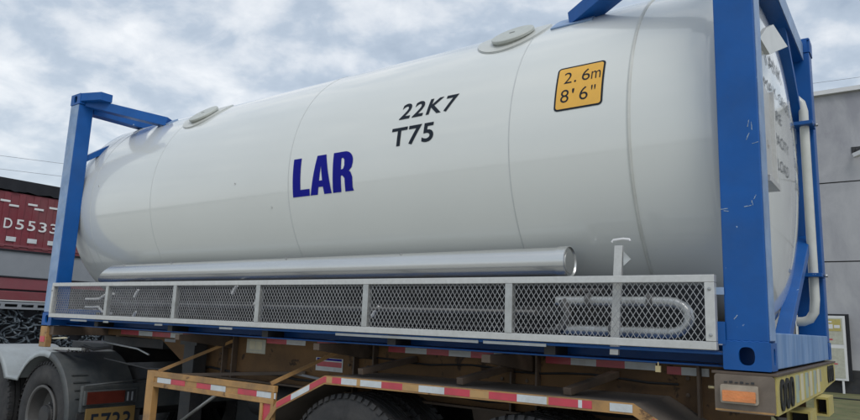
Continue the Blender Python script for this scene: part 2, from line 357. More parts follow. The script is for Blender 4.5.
def cylmap(vs, x0, s0, off):
    out = []
    for p in vs:
        a = (s0+p.y)/TR; r = TR+off
        out.append((x0+p.x, TY-r*math.cos(a), TC+r*math.sin(a)))
    return out
def cyltext(txt, x0, s0, wd, ht, m, off=.0022, **k):
    vs, fs = text_mesh(txt, wd, ht, cuts=max(3, int(ht/.014)), **k)
    mb = MB(); mb.add(cylmap(vs, x0, s0, off), fs); return mb.build('lettering', m, T)
def glyph(loops, x0, s0, sx, sy, m):
    mb = plate(None, loops[0], loops[1:], (0, 0, 0), (1,0,0), (0,1,0), .0001, None, None)
    bm = bmesh.new(); bv = [bm.verts.new((v.x*sx, v.y*sy, 0)) for v in mb.v]
    for f in mb.f:
        try: bm.faces.new([bv[i] for i in f])
        except ValueError: pass
    bmesh.ops.remove_doubles(bm, verts=bm.verts, dist=1e-6)
    for i in range(1, 18): bmesh.ops.bisect_plane(bm, geom=bm.verts[:]+bm.edges[:]+bm.faces[:], plane_co=(0, sy*i/18, 0), plane_no=(0, 1, 0))
    bm.verts.index_update(); o = MB().add(cylmap([v.co.copy() for v in bm.verts], x0, s0, .0022), [tuple(q.index for q in f.verts) for f in bm.faces]); bm.free()
    return o.build('lettering', m, T)
def arc(cx, cy, rx, ry, a0, a1, n=10): return [(cx+rx*math.cos(math.radians(a0+(a1-a0)*i/n)), cy+ry*math.sin(math.radians(a0+(a1-a0)*i/n))) for i in range(n+1)]
GL = [[(0,0), (1,0), (1,.175), (.46,.175), (.46,1), (0,1)]]
GA = [[(0,0), (.36,0), (.41,.19), (.63,.19), (.68,0), (1.04,0), (.74,1), (.30,1)], [(.445,.35), (.52,.72), (.595,.35)]]
GR = [[(0,0), (.42,0), (.42,.40), (.50,.40), (.60,.33), (.62,0), (1.04,0), (.99,.08), (.985,.33), (.90,.46), (.82,.50), (.95,.58)] + arc(.56, .735, .44, .265, -10, 90) + [(0,1)], [(.42,.55), (.42,.84), (.50,.84), (.57,.79), (.58,.65), (.53,.57)]]
glyph(GL, -2.972, -.190, .165, .268, 'inkblue'); glyph(GA, -2.800, -.190, .190, .268, 'inkblue'); glyph(GR, -2.590, -.190, .178, .268, 'inkblue')
cyltext('22K7', -2.068, .232, .430, .116, 'ink', bold=.020, shear=.12, spacing=1.16)
cyltext('T75', -2.105, .052, .325, .125, 'ink', bold=.020, spacing=1.06)
# placard
def patch(x0, s0, x1, s1, r, off, m, name, par):
    lp = rrect(x0, s0, x1, s1, r); loop = []
    for i in range(len(lp)):
        a, b = lp[i], lp[(i+1) % len(lp)]; k = max(1, int(math.hypot(b[0]-a[0], b[1]-a[1])/.02))
        loop += [(a[0]+(b[0]-a[0])*j/k, a[1]+(b[1]-a[1])*j/k) for j in range(k)]
    cx, cs = (x0+x1)/2, (s0+s1)/2
    mb = MB(); K = 12; n = len(loop); vs = [Vector((cx, cs, 0))]
    for k in range(1, K+1):
        for p in loop: vs.append(Vector((cx+(p[0]-cx)*k/K, cs+(p[1]-cs)*k/K, 0)))
    fs = [(0, 1+i, 1+(i+1)%n) for i in range(n)]
    for k in range(K-1):
        for i in range(n): fs.append((1+k*n+i, 1+(k+1)*n+i, 1+(k+1)*n+(i+1)%n, 1+k*n+(i+1)%n))
    mb.add(cylmap(vs, 0, 0, off), fs, 0, True); return mb.build(name, m, par)
pl = patch(-1.003, .104, -.736, .372, .022, .0022, 'ink', 'height_placard', T)
ROOTLOC[pl] = ROOTLOC[T]
patch(-.993, .114, -.746, .362, .014, .0034, 'amber', 'placard_face', pl)
def ptext(txt, x0, s0, wd, ht):
    vs, fs = text_mesh(txt, wd, ht, cuts=5, bold=-.004); mb = MB(); mb.add(cylmap(vs, x0, s0, .0046), fs); mb.build('lettering', 'ink', pl)
ptext('2', -.958, .262, .044, .070); ptext('.', -.900, .262, .012, .013); ptext('6', -.858, .262, .044, .072); ptext('m', -.806, .262, .050, .048)
ptext('8', -.968, .148, .046, .076); ptext("'", -.905, .196, .012, .028); ptext('6', -.862, .148, .046, .076); ptext('"', -.800, .196, .024, .028)

# --- manholes on top
def tilt(mb, x, th):
    t = math.radians(th)
    for v in mb.v:
        px, py, pz = v; h = TR+pz
        v.x = x+px; v.y = TY - h*math.cos(t) + py*math.sin(t); v.z = TC + h*math.sin(t) + py*math.cos(t)
    return mb
def saddle_disc(x, th, rad, off, thick, m, name, par):
    mb = MB(); N = 56; K = 10; s0 = math.radians(th)*TR
    vs = [Vector((x, s0, 0))]
    for k in range(1, K+1):
        for i in range(N): vs.append(Vector((x+rad*k/K*math.cos(2*PI*i/N), s0+rad*k/K*math.sin(2*PI*i/N), 0)))
    fs = [(0, 1+i, 1+(i+1) % N) for i in range(N)]
    for k in range(K-1):
        for i in range(N): fs.append((1+k*N+i, 1+(k+1)*N+i, 1+(k+1)*N+(i+1) % N, 1+k*N+(i+1) % N))
    mb.add(cylmap(vs, 0, 0, off), fs, 0, True)
    rim = [v for v in vs[1+(K-1)*N:]]
    mb.add(cylmap(rim, 0, 0, off)+cylmap(rim, 0, 0, off-thick), [(i, (i+1) % N, N+(i+1) % N, N+i) for i in range(N)], 0, True)
    return mb.build(name, m, par)
for x, th in ((-1.46, 53), (-4.56, 51)):
    mh = saddle_disc(x, th, .238, .010, .012, 'alloy', 'manhole', T)
    saddle_disc(x, th, .243, .005, .007, 'seam', 'rim_seal', mh)
    tilt(MB().rev([(-.03, .125), (.014, .125), (.016, .138), (.030, .138), (.034, .134), (.036, .12), (.038, .001)], (0, 0, 0), 'z', 48), x+.02, th-3).build('lid', 'lidgrey', mh)
    tilt(MB().box((-.018, -.003, .037), (.018, .003, .042)), x+.02, th-3).build('lid_handle', 'steel', mh)
# --- frame
CW = .138    # post depth across
def casting(x0, x1, y0, y1, z0, z1, side, end):
    """corner casting: hollow box with real apertures in its side and end faces"""
    mb = MB(); t = .016
    cx, cz, cy = (x0+x1)/2, (z0+z1)/2, (y0+y1)/2
    xa, xb = min(x0, x1), max(x0, x1)
    ys = y0 if side < 0 else y1
    # side plate (faces -y or +y)
    p = plate(None, rrect(xa, z0, xb, z1, .006), [oval(cx-.0, cz+.0, .030, .036)], (0, ys+(t/2 if side < 0 else -t/2), 0), (1,0,0), (0,0,1), t, None, None); mb.add(p.v, p.f)
    xe = xb if end > 0 else xa
    p = plate(None, rrect(y0+t, z0+.001, y1-t, z1-.001, .004), [oval(cy, cz, .020, .034)], (xe-(t/2 if end > 0 else -t/2), 0, 0), (0,1,0), (0,0,1), t, None, None); mb.add(p.v, p.f)
    # remaining shell
    mb.box((xa+.001, y0+.002 if side > 0 else y1-t, z0+.002), (xb-.001 if end < 0 else xb-t, y0+t if side > 0 else y1-.002, z1-.002))
    if end > 0: mb.box((xa+.002, y0+t, z0+.002), (xa+t, y1-t, z1-.002))
    else: mb.box((xb-t, y0+t, z0+.002), (xb-.002, y1-t, z1-.002))
    mb.box((xa+.003, y0+.003, z0+.001), (xb-.003, y1-.003, z0+.014)); mb.box((xa+.003, y0+.003, z1-.014), (xb-.003, y1-.003, z1-.001))
    o = mb.build('corner_casting', 'blue', T, .002)
    MB().box((xa+.03, y0+.03, z0+.016), (xb-.03, y1-.03, z1-.016)).build('casting_core', 'black', T) if False else None
    return o
YS = ((0.0, .150, -1), (W_-.150, W_, 1))
for xe, sgn in ((0, 1), (-L_, -1)):
    for y0, y1, sd_ in YS:
        xin = xe - sgn*.178
        casting(xin, xe, y0, y1, 0.0, .112, sd_, sgn)
        casting(xin, xe, y0, y1, H_-.105, H_, sd_, sgn)
        # post: closed section with a lip, slightly inside the casting faces
        xa, xb = sorted((xe - sgn*.006, xe - sgn*.168)); ya, yb = (y0+.006, y0+.006+CW) if sd_ < 0 else (y1-.006-CW, y1-.006)
        mb = MB().box((xa, ya, .1125), (xb, yb, H_-.1055))
        mb.build('corner_post', 'blue', T, .006)
        # pale strip: sky reflection painted on the post's outer end face
        if sgn > 0 and sd_ < 0: MB().box((-.0055, ya+.010, .12), (-.0025, yb-.004, H_-.11)).build('post_lit_face', 'blueedge', T)
        if sgn < 0 and sd_ < 0: MB().box((xa+.004, ya-.003, .12), (xa+.156, ya-.0005, H_-.11)).build('post_lit_face', 'blueedge', T)  # lighter blue painted on the far post's lit side face
        if sd_ > 0: MB().box((xe-sgn*.112, ya-.004, 1.45), (xe-sgn*.120, ya+.02, H_-.17)).build('post_rib', 'blueedge', T)
    # transverse rails
    xo, xi = xe - sgn*.045, xe - sgn*.16
    MB().box((xo, .150+.002, H_-.17), (xi, W_-.152, H_-.035)).build('top_end_rail', 'blue', T, .004)
    if sgn > 0: MB().box((xo+.004, .155, H_-.165), (xo+.001, W_-.155, H_-.04)).build('rail_lit_face', 'blueedge', T)  # paler blue painted on the rail's lit front face
    rb = MB().box((xe-sgn*.004, .152, .004), (xe-sgn*.16, W_-.152, .152)); rb.build('bottom_end_rail', 'blueworn' if sgn > 0 else 'blue', T, .005)
    # corner braces of the end frame
    for yc, d in ((W_-.15, -1),):
        xm = xe - sgn*.10
        b1 = MB().bar((xm, yc-d*.01, .78 if d < 0 else .70), (xm, yc+d*1.12, .125), .070, .065, up=(0, 0, 1))
        b1.build('lower_brace', 'blue', T, .004)
        MB().bar((xm, yc-d*.01, 1.58), (xm, yc+d*.70, H_-.10), .07, .05).build('upper_brace', 'blue', T, .003)
    if sgn < 0: MB().bar((xe-sgn*.10, .14, 1.58), (xe-sgn*.10, .85, H_-.10), .07, .05).build('upper_brace', 'blue', T, .003)
for y in (.006, .145):
    MB().tube([(-.165+.0015*math.sin(i*2), y, .114+.14*0) if 0 else (-.165+.158*i/16, .0055, .1125+.0015*math.sin(i*2.3)) for i in range(17)], .004, 6).build('weld_bead', 'blue', T) if y < .1 else None
random.seed(11)
for x, z, l, a in ((-.046, 1.0, .030, 80), (-.030, .985, .035, 95), (-.052, .945, .03, 70), (-.034, .925, .025, 10), (-.168, .655, .03, 5), (-.135, .648, .02, 170), (-.075, .660, .028, 8), (-.040, .665, .022, 100), (-.036, .69, .02, 60), (-.130, .20, .022, 50)):
    t = math.radians(a); u = (math.cos(t), math.sin(t)); mb = MB(); pts = []
    for i in range(6): pts.append((x+u[0]*l*i/5 - u[1]*.002*random.random(), z+u[1]*l*i/5))
    top = [(p[0]-u[1]*(.001+.0028*random.random()), p[1]+u[0]*(.001+.0028*random.random())) for p in reversed(pts)]
    mb.prism(pts+top, (0, .0058, 0), (1,0,0), (0,0,1), (0,-1,0), .0008).build('paint_scrape', 'scrape', T)
# saddle diagonals from the top castings down onto the barrel
for xe, sgn in ((0, 1), (-L_, -1)):
    for d, yc in ((1, .11), (-1, W_-.11)):
        a = Vector((xe-sgn*.15, yc, H_-.075)); b = Vector((xe-sgn*1.05 if sgn > 0 else xe+.83, TY-d*.575, TC+.795))
        dr = (b-a).normalized()
        MB().bar(a, b, .125, .085).build('top_brace', 'blue', T, .003)
        th = math.atan2(b.z-TC, TY-b.y if d > 0 else b.y-TY)
        xx = b.x
        vs = []; fs = []
        for i in range(7):
            for j in range(2):
                for off in (.0, .010):
                    aa = th + (i/6-.5)*(.20 if sgn > 0 else .12); r = TR+off
                    vs.append((xx+(j-.5)*(.26 if sgn > 0 else .14), TY-d*r*math.cos(aa), TC+r*math.sin(aa)))
        for i in range(6):
            o = i*4; fs += [(o+1, o+3, o+7, o+5), (o, o+4, o+6, o+2), (o, o+1, o+5, o+4), (o+2, o+6, o+7, o+3)]
        fs += [(0, 2, 3, 1), (24, 25, 27, 26)]
        mb = MB().add(vs, fs); mb.build('saddle_pad', 'blueedge', T)
        # stacking plate beside the casting
        x1 = xe-sgn*.178; x2 = xe-sgn*.395
        yo = 0.0 if d > 0 else W_
        poly = [(x1, yo+d*.004), (x2+sgn*.03, yo+d*.075), (x2, yo+d*.085), (x2, yo+d*.20), (x1, yo+d*.20)]
        mb = MB().prism(poly, (0, 0, H_-.080), (1,0,0), (0,1,0), (0,0,1), .078); mb.build('corner_plate', 'blue', T, .003)
# side bottom rails
for y0, y1, yw in ((.012, .265, .255), (W_-.265, W_-.012, W_-.265)):
    MB().box((-L_+.18, y0, .056), (-.18, y1, .066)).box((-L_+.18, y0+.11 if yw < 1 else y0, .002), (-.18, y1 if yw < 1 else y1-.11, .010)).box((-L_+.18, yw, .0121), (-.18, yw+.010, .0559)).build('bottom_side_rail', 'blue', T, .002)
# pale worn streaks along the bottom side rail
for x, l in ((-5.55, .28), (-4.25, .10), (-3.46, .14), (-2.35, 1.0), (-1.32, .35), (-5.0, .08)):
    MB().box((x, .0085, .050), (x+l, .0115, .064)).build('reflective_strip', 'whitetape', T)
# under-tank cradle, cross members and pipework seen through the guard
for x in (-5.3, -4.2, -3.1, -2.0, -1.0):
    MB().box((x-.03, .11, .01), (x+.03, W_-.11, .13)).build('cross_member', 'dark', T)
for x in (-5.2, -.9):
    poly = [(.50, .13), (W_-.50, .13)] + [(TY+(TR-.004)*math.cos(a), TC+(TR-.004)*math.sin(a)) for a in [math.radians(-52-76*i/20) for i in range(21)]]
    MB().prism(poly, (x-.02, 0, 0), (0,1,0), (0,0,1), (1,0,0), .04).build('saddle', 'dark', T)
MB().box((-5.3, .20, .205), (-.72, .22, .245)).build('channel_rail', 'dark', T)  # dark material puts the shade behind the guard into the colour
MB().box((-5.86, .45, .02), (-.3, .47, .37)).build('guard_shade_panel', 'black', T)  # black sheet standing in for the shade under the tank
MB().tube([(-5.3, .30, .33), (-.8, .30, .33)], .018, 10).build('steam_pipe', 'dark', T)  # pipes darkened too, as shade in the colour
MB().tube([(-5.3, .32, .13), (-.5, .32, .13)], .016, 10).build('steam_pipe', 'dark', T)
def uloop():
    pts = [(-.99, .17, .275)] + [(-.44+.09*math.sin(t), .17, .205+.07*math.cos(t)) for t in [PI*i/8 for i in range(9)]] + [(-.99, .17, .135)]
    return pts
MB().tube(uloop(), .024, 12).build('steam_pipe', 'galv', T)
for x, z in ((-.82, .275), (-.52, .275), (-.70, .135)):
    MB().tube([(x-.012, .17, z), (x+.012, .17, z)], .038, 16).build('pipe_flange', 'rim', T)
MB().tube([(-5.0, .16, .215), (-1.10, .16, .215)], .013, 10).build('steam_pipe', 'rim', T)
MB().tube([(-1.02, .15, .12), (-.95, .15, .14), (-.92, .15, .21), (-.95, .15, .28)], .02, 10).build('steam_pipe', 'rim', T)
MB().box((-5.93, .16, .16), (-5.90, W_-.16, .34)).build('end_light_stop', 'dark', T)  # added dark plate, blocks the brightness showing through the far bays
for z, s in ((.245, 1), (.175, -1)):
    MB().tube([(-5.50, .10, z), (-5.36, .10, z), (-5.28, .10, z+.005), (-5.20, .10, z+.035*s), (-5.14, .10, z+.048*s), (-5.05, .10, z+.048*s)], [.010]*6, 10).build('drain_pipe', 'white', T)
for x, z in ((-4.83, .30), (-4.83, .12), (-3.55, .33), (-3.3, .25), (-2.2, .2)):
    MB().tube([(x, .16, z-.03), (x+.02, .16, z), (x+.05, .16, z+.03)], .010, 8).build('hose_end', 'white', T)

# --- storage tube lying above the guard
ty, tz, tr = .20, .472, .077
prof = [(-5.30, .0005), (-5.30, tr*.98), (-5.296, tr)] + [(-5.296+(5.296-.955)*i/30, tr) for i in range(1, 31)]
stt = MB()
n = 40; vs = []
K = 24
for i in range(K+1):
    for j in range(n):
        a = 2*PI*j/n; yy = -tr*math.cos(a); zz = tr*math.sin(a)
        x0 = -5.36 - 0.10*(zz/tr) * -1 ; x0 = -5.34 + .12*(zz/tr)
        x = x0 + (-.955-x0)*i/K; vs.append((x, ty+yy, tz+zz))
fs = [(i*n+j, i*n+(j+1)%n, (i+1)*n+(j+1)%n, (i+1)*n+j) for i in range(K) for j in range(n)]
stt.add(vs, fs, 0, True); stt.add(vs[:n], [tuple(range(n))])
tube_o = stt.build('storage_tube', 'tubesteel', T)
MB().rev([(-.985, tr+.001), (-.985, tr+.004), (-.935, tr+.004), (-.932, tr), (-.940, tr-.006), (-.940, .001)], (0, ty, tz), 'x', 40).build('end_cap', 'tubesteel', tube_o)
MB().rev([(-.9395, .058), (-.934, .056), (-.934, .001)], (0, ty, tz), 'x', 32).build('cap_disc', 'tubesteel', tube_o)
for x in (-4.35, -5.05, -3.0, -2.0): MB().tube([(x, ty-tr*.5, tz+tr*.86), (x+.004, ty-tr*.5-.004, tz+tr*.86+.008)], .006, 8).build('tube_screw', 'steel', tube_o)
for x in (-5.0, -3.9, -2.8, -1.6): MB().box((x-.02, ty-.02, .40), (x+.02, ty+.20, .415)).build('tube_bracket', 'dark', T)

# --- catwalk guard with expanded metal
G = dict(x0=-5.87, x1=-.194, z0=.074, z1=.381, y=-.022)
def guard():
    g = MB(); x0, x1, z0, z1, y = G['x0'], G['x1'], G['z0'], G['z1'], G['y']
    r = MB().box((x0, y-.012, z1-.032), (x1, y+.03, z1)); go = r.build('side_guard', 'galv_edge', T, .003)
    ROOTLOC[go] = ROOTLOC[T]
    MB().box((x0, y-.012, z0), (x1, y+.03, z0+.034)).build('guard_rail', 'galv_edge', go, .003)
    MB().box((x0+.0, y-.014, z0+.0345), (x0+.034, y+.028, z1-.0325)).build('guard_post', 'galv_edge', go, .003)
    MB().box((x1-.040, y-.014, z0+.0345), (x1, y+.028, z1-.0325)).build('guard_post', 'galv_edge', go, .003)
    for x in (-4.918, -3.966, -3.032, -2.092, -1.154):
        wd = .040; MB().box((x-wd/2, y-.013, z0+.0345), (x+wd/2, y+.024, z1-.0325)).build('guard_post', 'galv', go, .002)
    # expanded metal: crossing slanted strands
    P, Q = .0270, .0410; a = z0+.030; b = z1-.028; ln = b-a; run = ln*P/Q
    m = MB(); k = int((x1-x0+run)/P)+1
    for i in range(k):
        for s in (1, -1):
            xs = x0 - run + i*P if s > 0 else x0 + i*P
            A = [xs, a]; B = [xs+s*run, b]
            if s > 0 and A[0] < x0+.01:
                t = (x0+.01-A[0])/run; A = [x0+.01, a+ln*t]
            if s > 0 and B[0] > x1-.01:
                t = (x1-.01-A[0])/(B[0]-A[0]); B = [x1-.01, A[1]+(B[1]-A[1])*t]
            if s < 0 and B[0] < x0+.01:
                t = (A[0]-x0-.01)/run; B = [x0+.01, a+ln*t]
            if s < 0 and A[0] > x1-.01:
                t = (A[0]-(x1-.01))/run; A = [x1-.01, a+ln*t]
            if abs(B[1]-A[1]) < .01 or A[1] > b or B[1] < a: continue
            yy = y+.004+(.0012 if s > 0 else -.0012)
            m.bar((A[0], yy, A[1]), (B[0], yy, B[1]), .0027, .0020, up=(0, 1, 0))
    m.build('guard_mesh', 'meshsteel', go)
    bl = MB()
    for x, z in ((x1-.02, z1-.06), (x1-.02, z0+.06), (x0+.015, z1-.07)): bl.rev([(0, .0075), (-.004, .007), (-.006, .0005)], (x, y-.0145, z), 'y', 10)
    bl.build('guard_bolt', 'steel', go)
guard()
# brackets tying guard to the near post, and the hook post above the guard
MB().box((-.194, -.004, .30), (-.165, .004, .33)).build('guard_bracket', 'blueedge', T)
MB().box((-.194, -.004, .10), (-.165, .004, .19)).build('guard_bracket', 'blue', T)
hk = MB().add([(-.668, .035, .03), (-.628, .035, .03), (-.628, .055, .03), (-.668, .055, .03), (-.640, .035, .525), (-.602, .035, .525), (-.602, .055, .525), (-.640, .055, .525)],
              [(0,3,2,1),(4,5,6,7),(0,1,5,4),(1,2,6,5),(2,3,7,6),(3,0,4,7)])
hko = hk.build('hook_post', 'galv_edge', T, .002)
MB().tube([(-.655, .045, .542), (-.648, .045, .552), (-.60, .045, .556), (-.572, .045, .552), (-.570, .045, .545)], .006, 8).build('hook', 'white', T)
MB().prism([(-.60, .50), (-.565, .46), (-.60, .43)], (0, .04, 0), (1,0,0), (0,0,1), (0,1,0), .006).build('gusset', 'galv', T)
# padlock seal under the bottom rail
MB().box((-.452, .000, -.030), (-.430, .010, -.004)).box((-.4435, .004, -.004), (-.4385, .007, .012)).build('padlock', 'brass', T)

# --- fittings on the near head
# silver pipe near the far post with clamps
xp, yp = -.05, 2.0
pts = [(-.155, 2.0, 1.735), (-.125, 2.0, 1.745), (-.09, 2.0, 1.735), (-.062, 2.0, 1.70), (-.05, 2.0, 1.64), (-.05, 2.0, 1.2), (-.05, 2.0, .7), (-.05, 2.0, .38), (-.058, 2.0, .30), (-.085, 2.0, .255), (-.12, 2.0, .24), (-.16, 2.0, .238)]
vp = MB().tube(pts, .029, 16).build('vent_pipe', 'alloy', T)
ROOTLOC[vp] = ROOTLOC[T]
for z in (1.545, .535):
    MB().box((-.105, 1.93, z-.012), (.005, 2.10, z+.012)).build('pipe_clamp', 'blue', vp, .002)
    MB().tube([(.005, 2.03, z), (.028, 2.03, z)], .010, 8).build('clamp_bolt', 'steel', vp)
# white cover plate under the top rail
MB().prism([(.134, 1.435), (.332, 1.563), (.548, 1.667), (1.027, 1.73), (.379, 1.448)], (-.004, 0, 0), (0,1,0), (0,0,1), (-1,0,0), .02).build('cover_plate', 'alloy', T, .002)
# placard holder
hd = MB().box((-.05, .19, .83), (-.012, .205, 1.28)).box((-.05, .43, .83), (-.004, .445, 1.28)).box((-.05, .19, .80), (.002, .445, .83)).box((-.03, .205, .83), (-.022, .43, 1.27))
hd.build('placard_holder', 'galv_edge', T, .002)
# head lettering
def headtext(txt, y0, z0, wd, ht):
    vs, fs = text_mesh(txt, wd, ht, bold=-.002, cuts=max(2, int(ht/.02))); out = []
    bm = bmesh.new(); bv = [bm.verts.new(v) for v in vs]
    for f in fs:
        try: bm.faces.new([bv[i] for i in f])
        except ValueError: pass
    for i in range(1, int(wd/.04)):
        bmesh.ops.bisect_plane(bm, geom=bm.verts[:]+bm.edges[:]+bm.faces[:], plane_co=(wd*i/int(wd/.04), 0, 0), plane_no=(1, 0, 0))
    bm.verts.index_update(); mb = MB(); pts = []
    for v in bm.verts:
        y = y0+v.co.x; z = z0+v.co.y; rr = math.hypot(y-TY, z-TC)/(TR*.992); rr = min(rr, .999)
        t = math.asin(rr); pts.append((-.235+.20*math.cos(t)**.9+.003, y, z))
    mb.add(pts, [tuple(q.index for q in f.verts) for f in bm.faces]); bm.free(); mb.build('lettering', 'greyink', T)
headtext('TANK', .66, 1.52, .40, .085)
headtext('MAX. GROSS', .60, 1.37, .62, .058); headtext('30480 KG', 1.32, 1.37, .44, .058)
headtext('TARE', .62, 1.24, .28, .058); headtext('3750 KG', 1.32, 1.24, .42, .058)
headtext('CAPACITY', .58, 1.11, .48, .058); headtext('22000 L', 1.32, 1.11, .42, .058)
headtext('PAYLOAD', .58, .98, .46, .058); headtext('26730 KG', 1.32, .98, .44, .058)

# ==================================================================== THE SEMI-TRAILER
TRL = thing('semi_trailer', 'ochre skeletal semi-trailer with red and white tape under the tank container', 'semi-trailer', (-2.5, 1.127, GZ))
BY = .53
def beam(y0, y1):
    poly = [(-5.85, -.003), (-5.85, -.075), (-4.95, -.085), (-4.45, -.34), (-.10, -.34), (-.10, -.003)]
    mb = MB().prism(poly, (0, y0, 0), (1,0,0), (0,0,1), (0,1,0), y1-y0); return mb
for a, sg in ((BY, 1), (W_-BY-.012, -1)):
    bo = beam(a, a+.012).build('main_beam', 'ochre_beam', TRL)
    ROOTLOC[bo] = ROOTLOC[TRL]
    yo = a-.05 if sg > 0 else a+.012
    MB().box((-5.85, yo, -.0155), (-.10, yo+.05, -.004)).build('top_flange', 'brown', bo)
    MB().box((-4.45, yo-.0, -.345), (-.10, yo+.05, -.332)).build('bottom_flange', 'brown', bo)
    for x in (-4.02, -3.90, -2.62, -2.45, -1.42, -1.26, -.40):
        MB().box((x-.006, yo, -.331), (x+.006, yo+.048, -.016)).build('stiffener', 'brown', bo)
TAPEM = ['redtape', 'whitetape', 'yellowtape']
def tape(name, y, x0, z0, z1, seq, par, th=.002):
    x = x0
    for ln, c in seq:
        if c is not None: MB().box((x, y-th, z0), (x+ln, y+.0005, z1)).build(name, TAPEM[c], par)
        x += ln
ty_ = BY-.0005
R_, W2, Y_ = 0, 1, 2
tape('reflective_tape', ty_, -5.62, -.063, -.022, [(.30, R_), (.22, W2), (.28, R_), (.18, W2), (.22, R_), (.22, W2)], TRL)
tape('reflective_tape', ty_, -3.56, -.052, -.012, [(.22, R_), (.20, W2)], TRL)
tape('reflective_tape', ty_, -3.02, -.052, -.012, [(.19, R_), (.17, W2)], TRL)
tape('reflective_tape', ty_, -2.36, -.053, -.012, [(.14, R_), (.17, W2), (.17, R_), (.16, W2), (.16, R_), (.16, W2)], TRL)
tape('reflective_tape', ty_, -1.225, -.054, -.014, [(.15, R_), (.145, W2), (.155, R_), (.16, W2)], TRL)
tape('reflective_tape', ty_, -.56, -.066, -.028, [(.07, R_), (.13, W2)], TRL)
# stickers on the beam
st = MB().box((-3.79, BY-.003, -.135), (-3.57, BY, -.028)).build('info_sticker', 'sticker', TRL)
mb = MB().box((-3.75, BY-.004, -.125), (-3.61, BY-.003, -.120)); mb.box((-3.755, BY-.0036, -.105), (-3.69, BY-.0032, -.045)); mb.box((-3.68, BY-.0036, -.105), (-3.61, BY-.0032, -.045)); mb.build('sticker_print', 'cream', TRL)
s2 = MB().box((-3.02, BY-.003, -.215), (-2.76, BY, -.125)).build('maker_sticker', 'whitetape', TRL)
mb = MB().box((-3.01, BY-.004, -.185), (-2.77, BY-.003, -.150), 0); mb.box((-3.01, BY-.004, -.142), (-2.77, BY-.003, -.128), 1); mb.build('sticker_print', ['redtape', 'inkblue'], TRL)
MB().box((-4.9, BY-.003, -.10), (-4.74, BY, -.075)).build('info_sticker', 'greypanel', TRL)
# cross members linking the two main beams
for x in (-5.7, -4.6, -3.4, -2.6, -1.4, -.35):
    MB().box((x-.03, BY+.012, -.09 if x < -4.9 else -.30), (x+.03, W_-BY-.012, -.02)).build('cross_member', 'brown', TRL)
# front bolster and its lamp block at the far end
MB().box((-6.03, .02, -.085), (-5.86, W_-.02, -.006)).build('front_bolster', 'brown', TRL, .004)
lm = MB().box((-6.05, -.005, -.195), (-5.93, .05, -.010)).build('marker_block', 'ochre', TRL, .006)
MB().box((-6.03, -.009, -.15), (-5.95, -.005, -.10)).build('marker_lens', 'redtape', TRL)
MB().tube([(-5.86, .03, -.115), (-5.62, .03, -.10)], .008, 8).build('lock_pin', 'cream', TRL)
MB().bar((-5.83, .03, -.20), (-5.35, .05, -.185), .03, .022).build('grey_step', 'galv', TRL)
# twist-lock carrier arms (underside brackets out to the container side)
for x in (-4.0, -2.55, -1.34):
    MB().prism([(0.03, -.006), (BY-.001, -.006), (BY-.001, -.11), (.03, -.045)], (x, 0, 0), (0,1,0), (0,0,1), (1,0,0), .05).build('outrigger', 'brown', TRL)

# --- mudguard deck over the trailer wheels
prof = [(-3.00, -.62), (-2.80, -.375), (-2.40, -.190), (-.55, -.172), (-.30, -.31), (-.12, -.52)]
def deck(y0, y1, name, sg):
    mb = MB(); t = .012
    vs = []; 
    for x, z in prof:
        for yy in (y0, y1):
            vs += [(x, yy, z), (x, yy, z-t)]
    fs = []
    for i in range(len(prof)-1):
        o = i*4; fs += [(o, o+2, o+6, o+4), (o+1, o+5, o+7, o+3), (o, o+4, o+5, o+1), (o+2, o+3, o+7, o+6)]
    fs += [(0, 1, 3, 2), (20, 22, 23, 21)]
    return mb.add(vs, fs).build(name, 'deck', TRL)
for sg in (1, -1):
    y0, y1 = (0.0, BY-.001) if sg > 0 else (W_-BY+.001, W_)
    dk = deck(y0, y1, 'mudguard', sg); ROOTLOC[dk] = ROOTLOC[TRL]
    yo = 0.0 if sg > 0 else W_; ly = -.010 if sg > 0 else .010
    # folded lip along the edge
    h = .046; mb = MB()
    pts = [Vector((x, 0, z)) for x, z in prof]
    poly = [(x, z+.003) for x, z in prof] + [(x, z-h) for x, z in reversed(prof)]
    mb.prism(poly, (0, yo, 0), (1,0,0), (0,0,1), (0,1,0), ly).build('lip', 'ochre', dk)
    if sg > 0:
        mb = MB(); d0 = []
        for i in range(len(prof)-1): d0.append((prof[i], prof[i+1]))
        seqs = {0: [(.08,2)], 1: [(.0, None), (.14, 0), (.17, 1), (.13, 0)], 2: [(.02, 0), (.05, 2), (.08, 0), (.02, 1), (.11, 1), (.03, 2), (.17, 1), (.16, 0), (.12, 2), (.18, 1), (.17, 0), (.12, 2), (.17, 0), (.17, 1), (.01, 2), (.16, 0), (.02, 1), (.05, 0), (.09, None), (.11, 1)], 3: [(.10, None), (.08, 0), (.1, None)], 4: [(.1, None), (.1, 1)]}
        for i, (a, b) in enumerate(d0):
            a = Vector((a[0], 0, a[1])); b = Vector((b[0], 0, b[1])); L0 = (b-a).length; u = (b-a)/L0; p = 0.0
            tot = sum(q[0] for q in seqs[i]); k = 1.0 if tot <= L0 else L0/tot
            for ln, c in seqs[i]:
                ln *= k
                if c is not None:
                    A = a+u*p; B = a+u*(p+ln)
                    vs = []
                    for yy in (-.0105, -.0125):
                        vs += [(A.x, yy, A.z-.003), (B.x, yy, B.z-.003), (B.x, yy, B.z-.037), (A.x, yy, A.z-.037)]
                    MB().add(vs, [(4,5,6,7), (3,2,1,0), (0,1,5,4), (1,2,6,5), (2,3,7,6), (3,0,4,7)]).build('reflective_tape', TAPEM[c], dk)
                p += ln
        # wedge stays lying on the deck
        for x, l in ((-2.15, .42), (-1.45, .40), (-.84, .34)):
            MB().bar((x-.06, .09, -.155), (x+.02, BY-.01, -.085), .045, .035).build('deck_stay', 'brown', dk, .003)
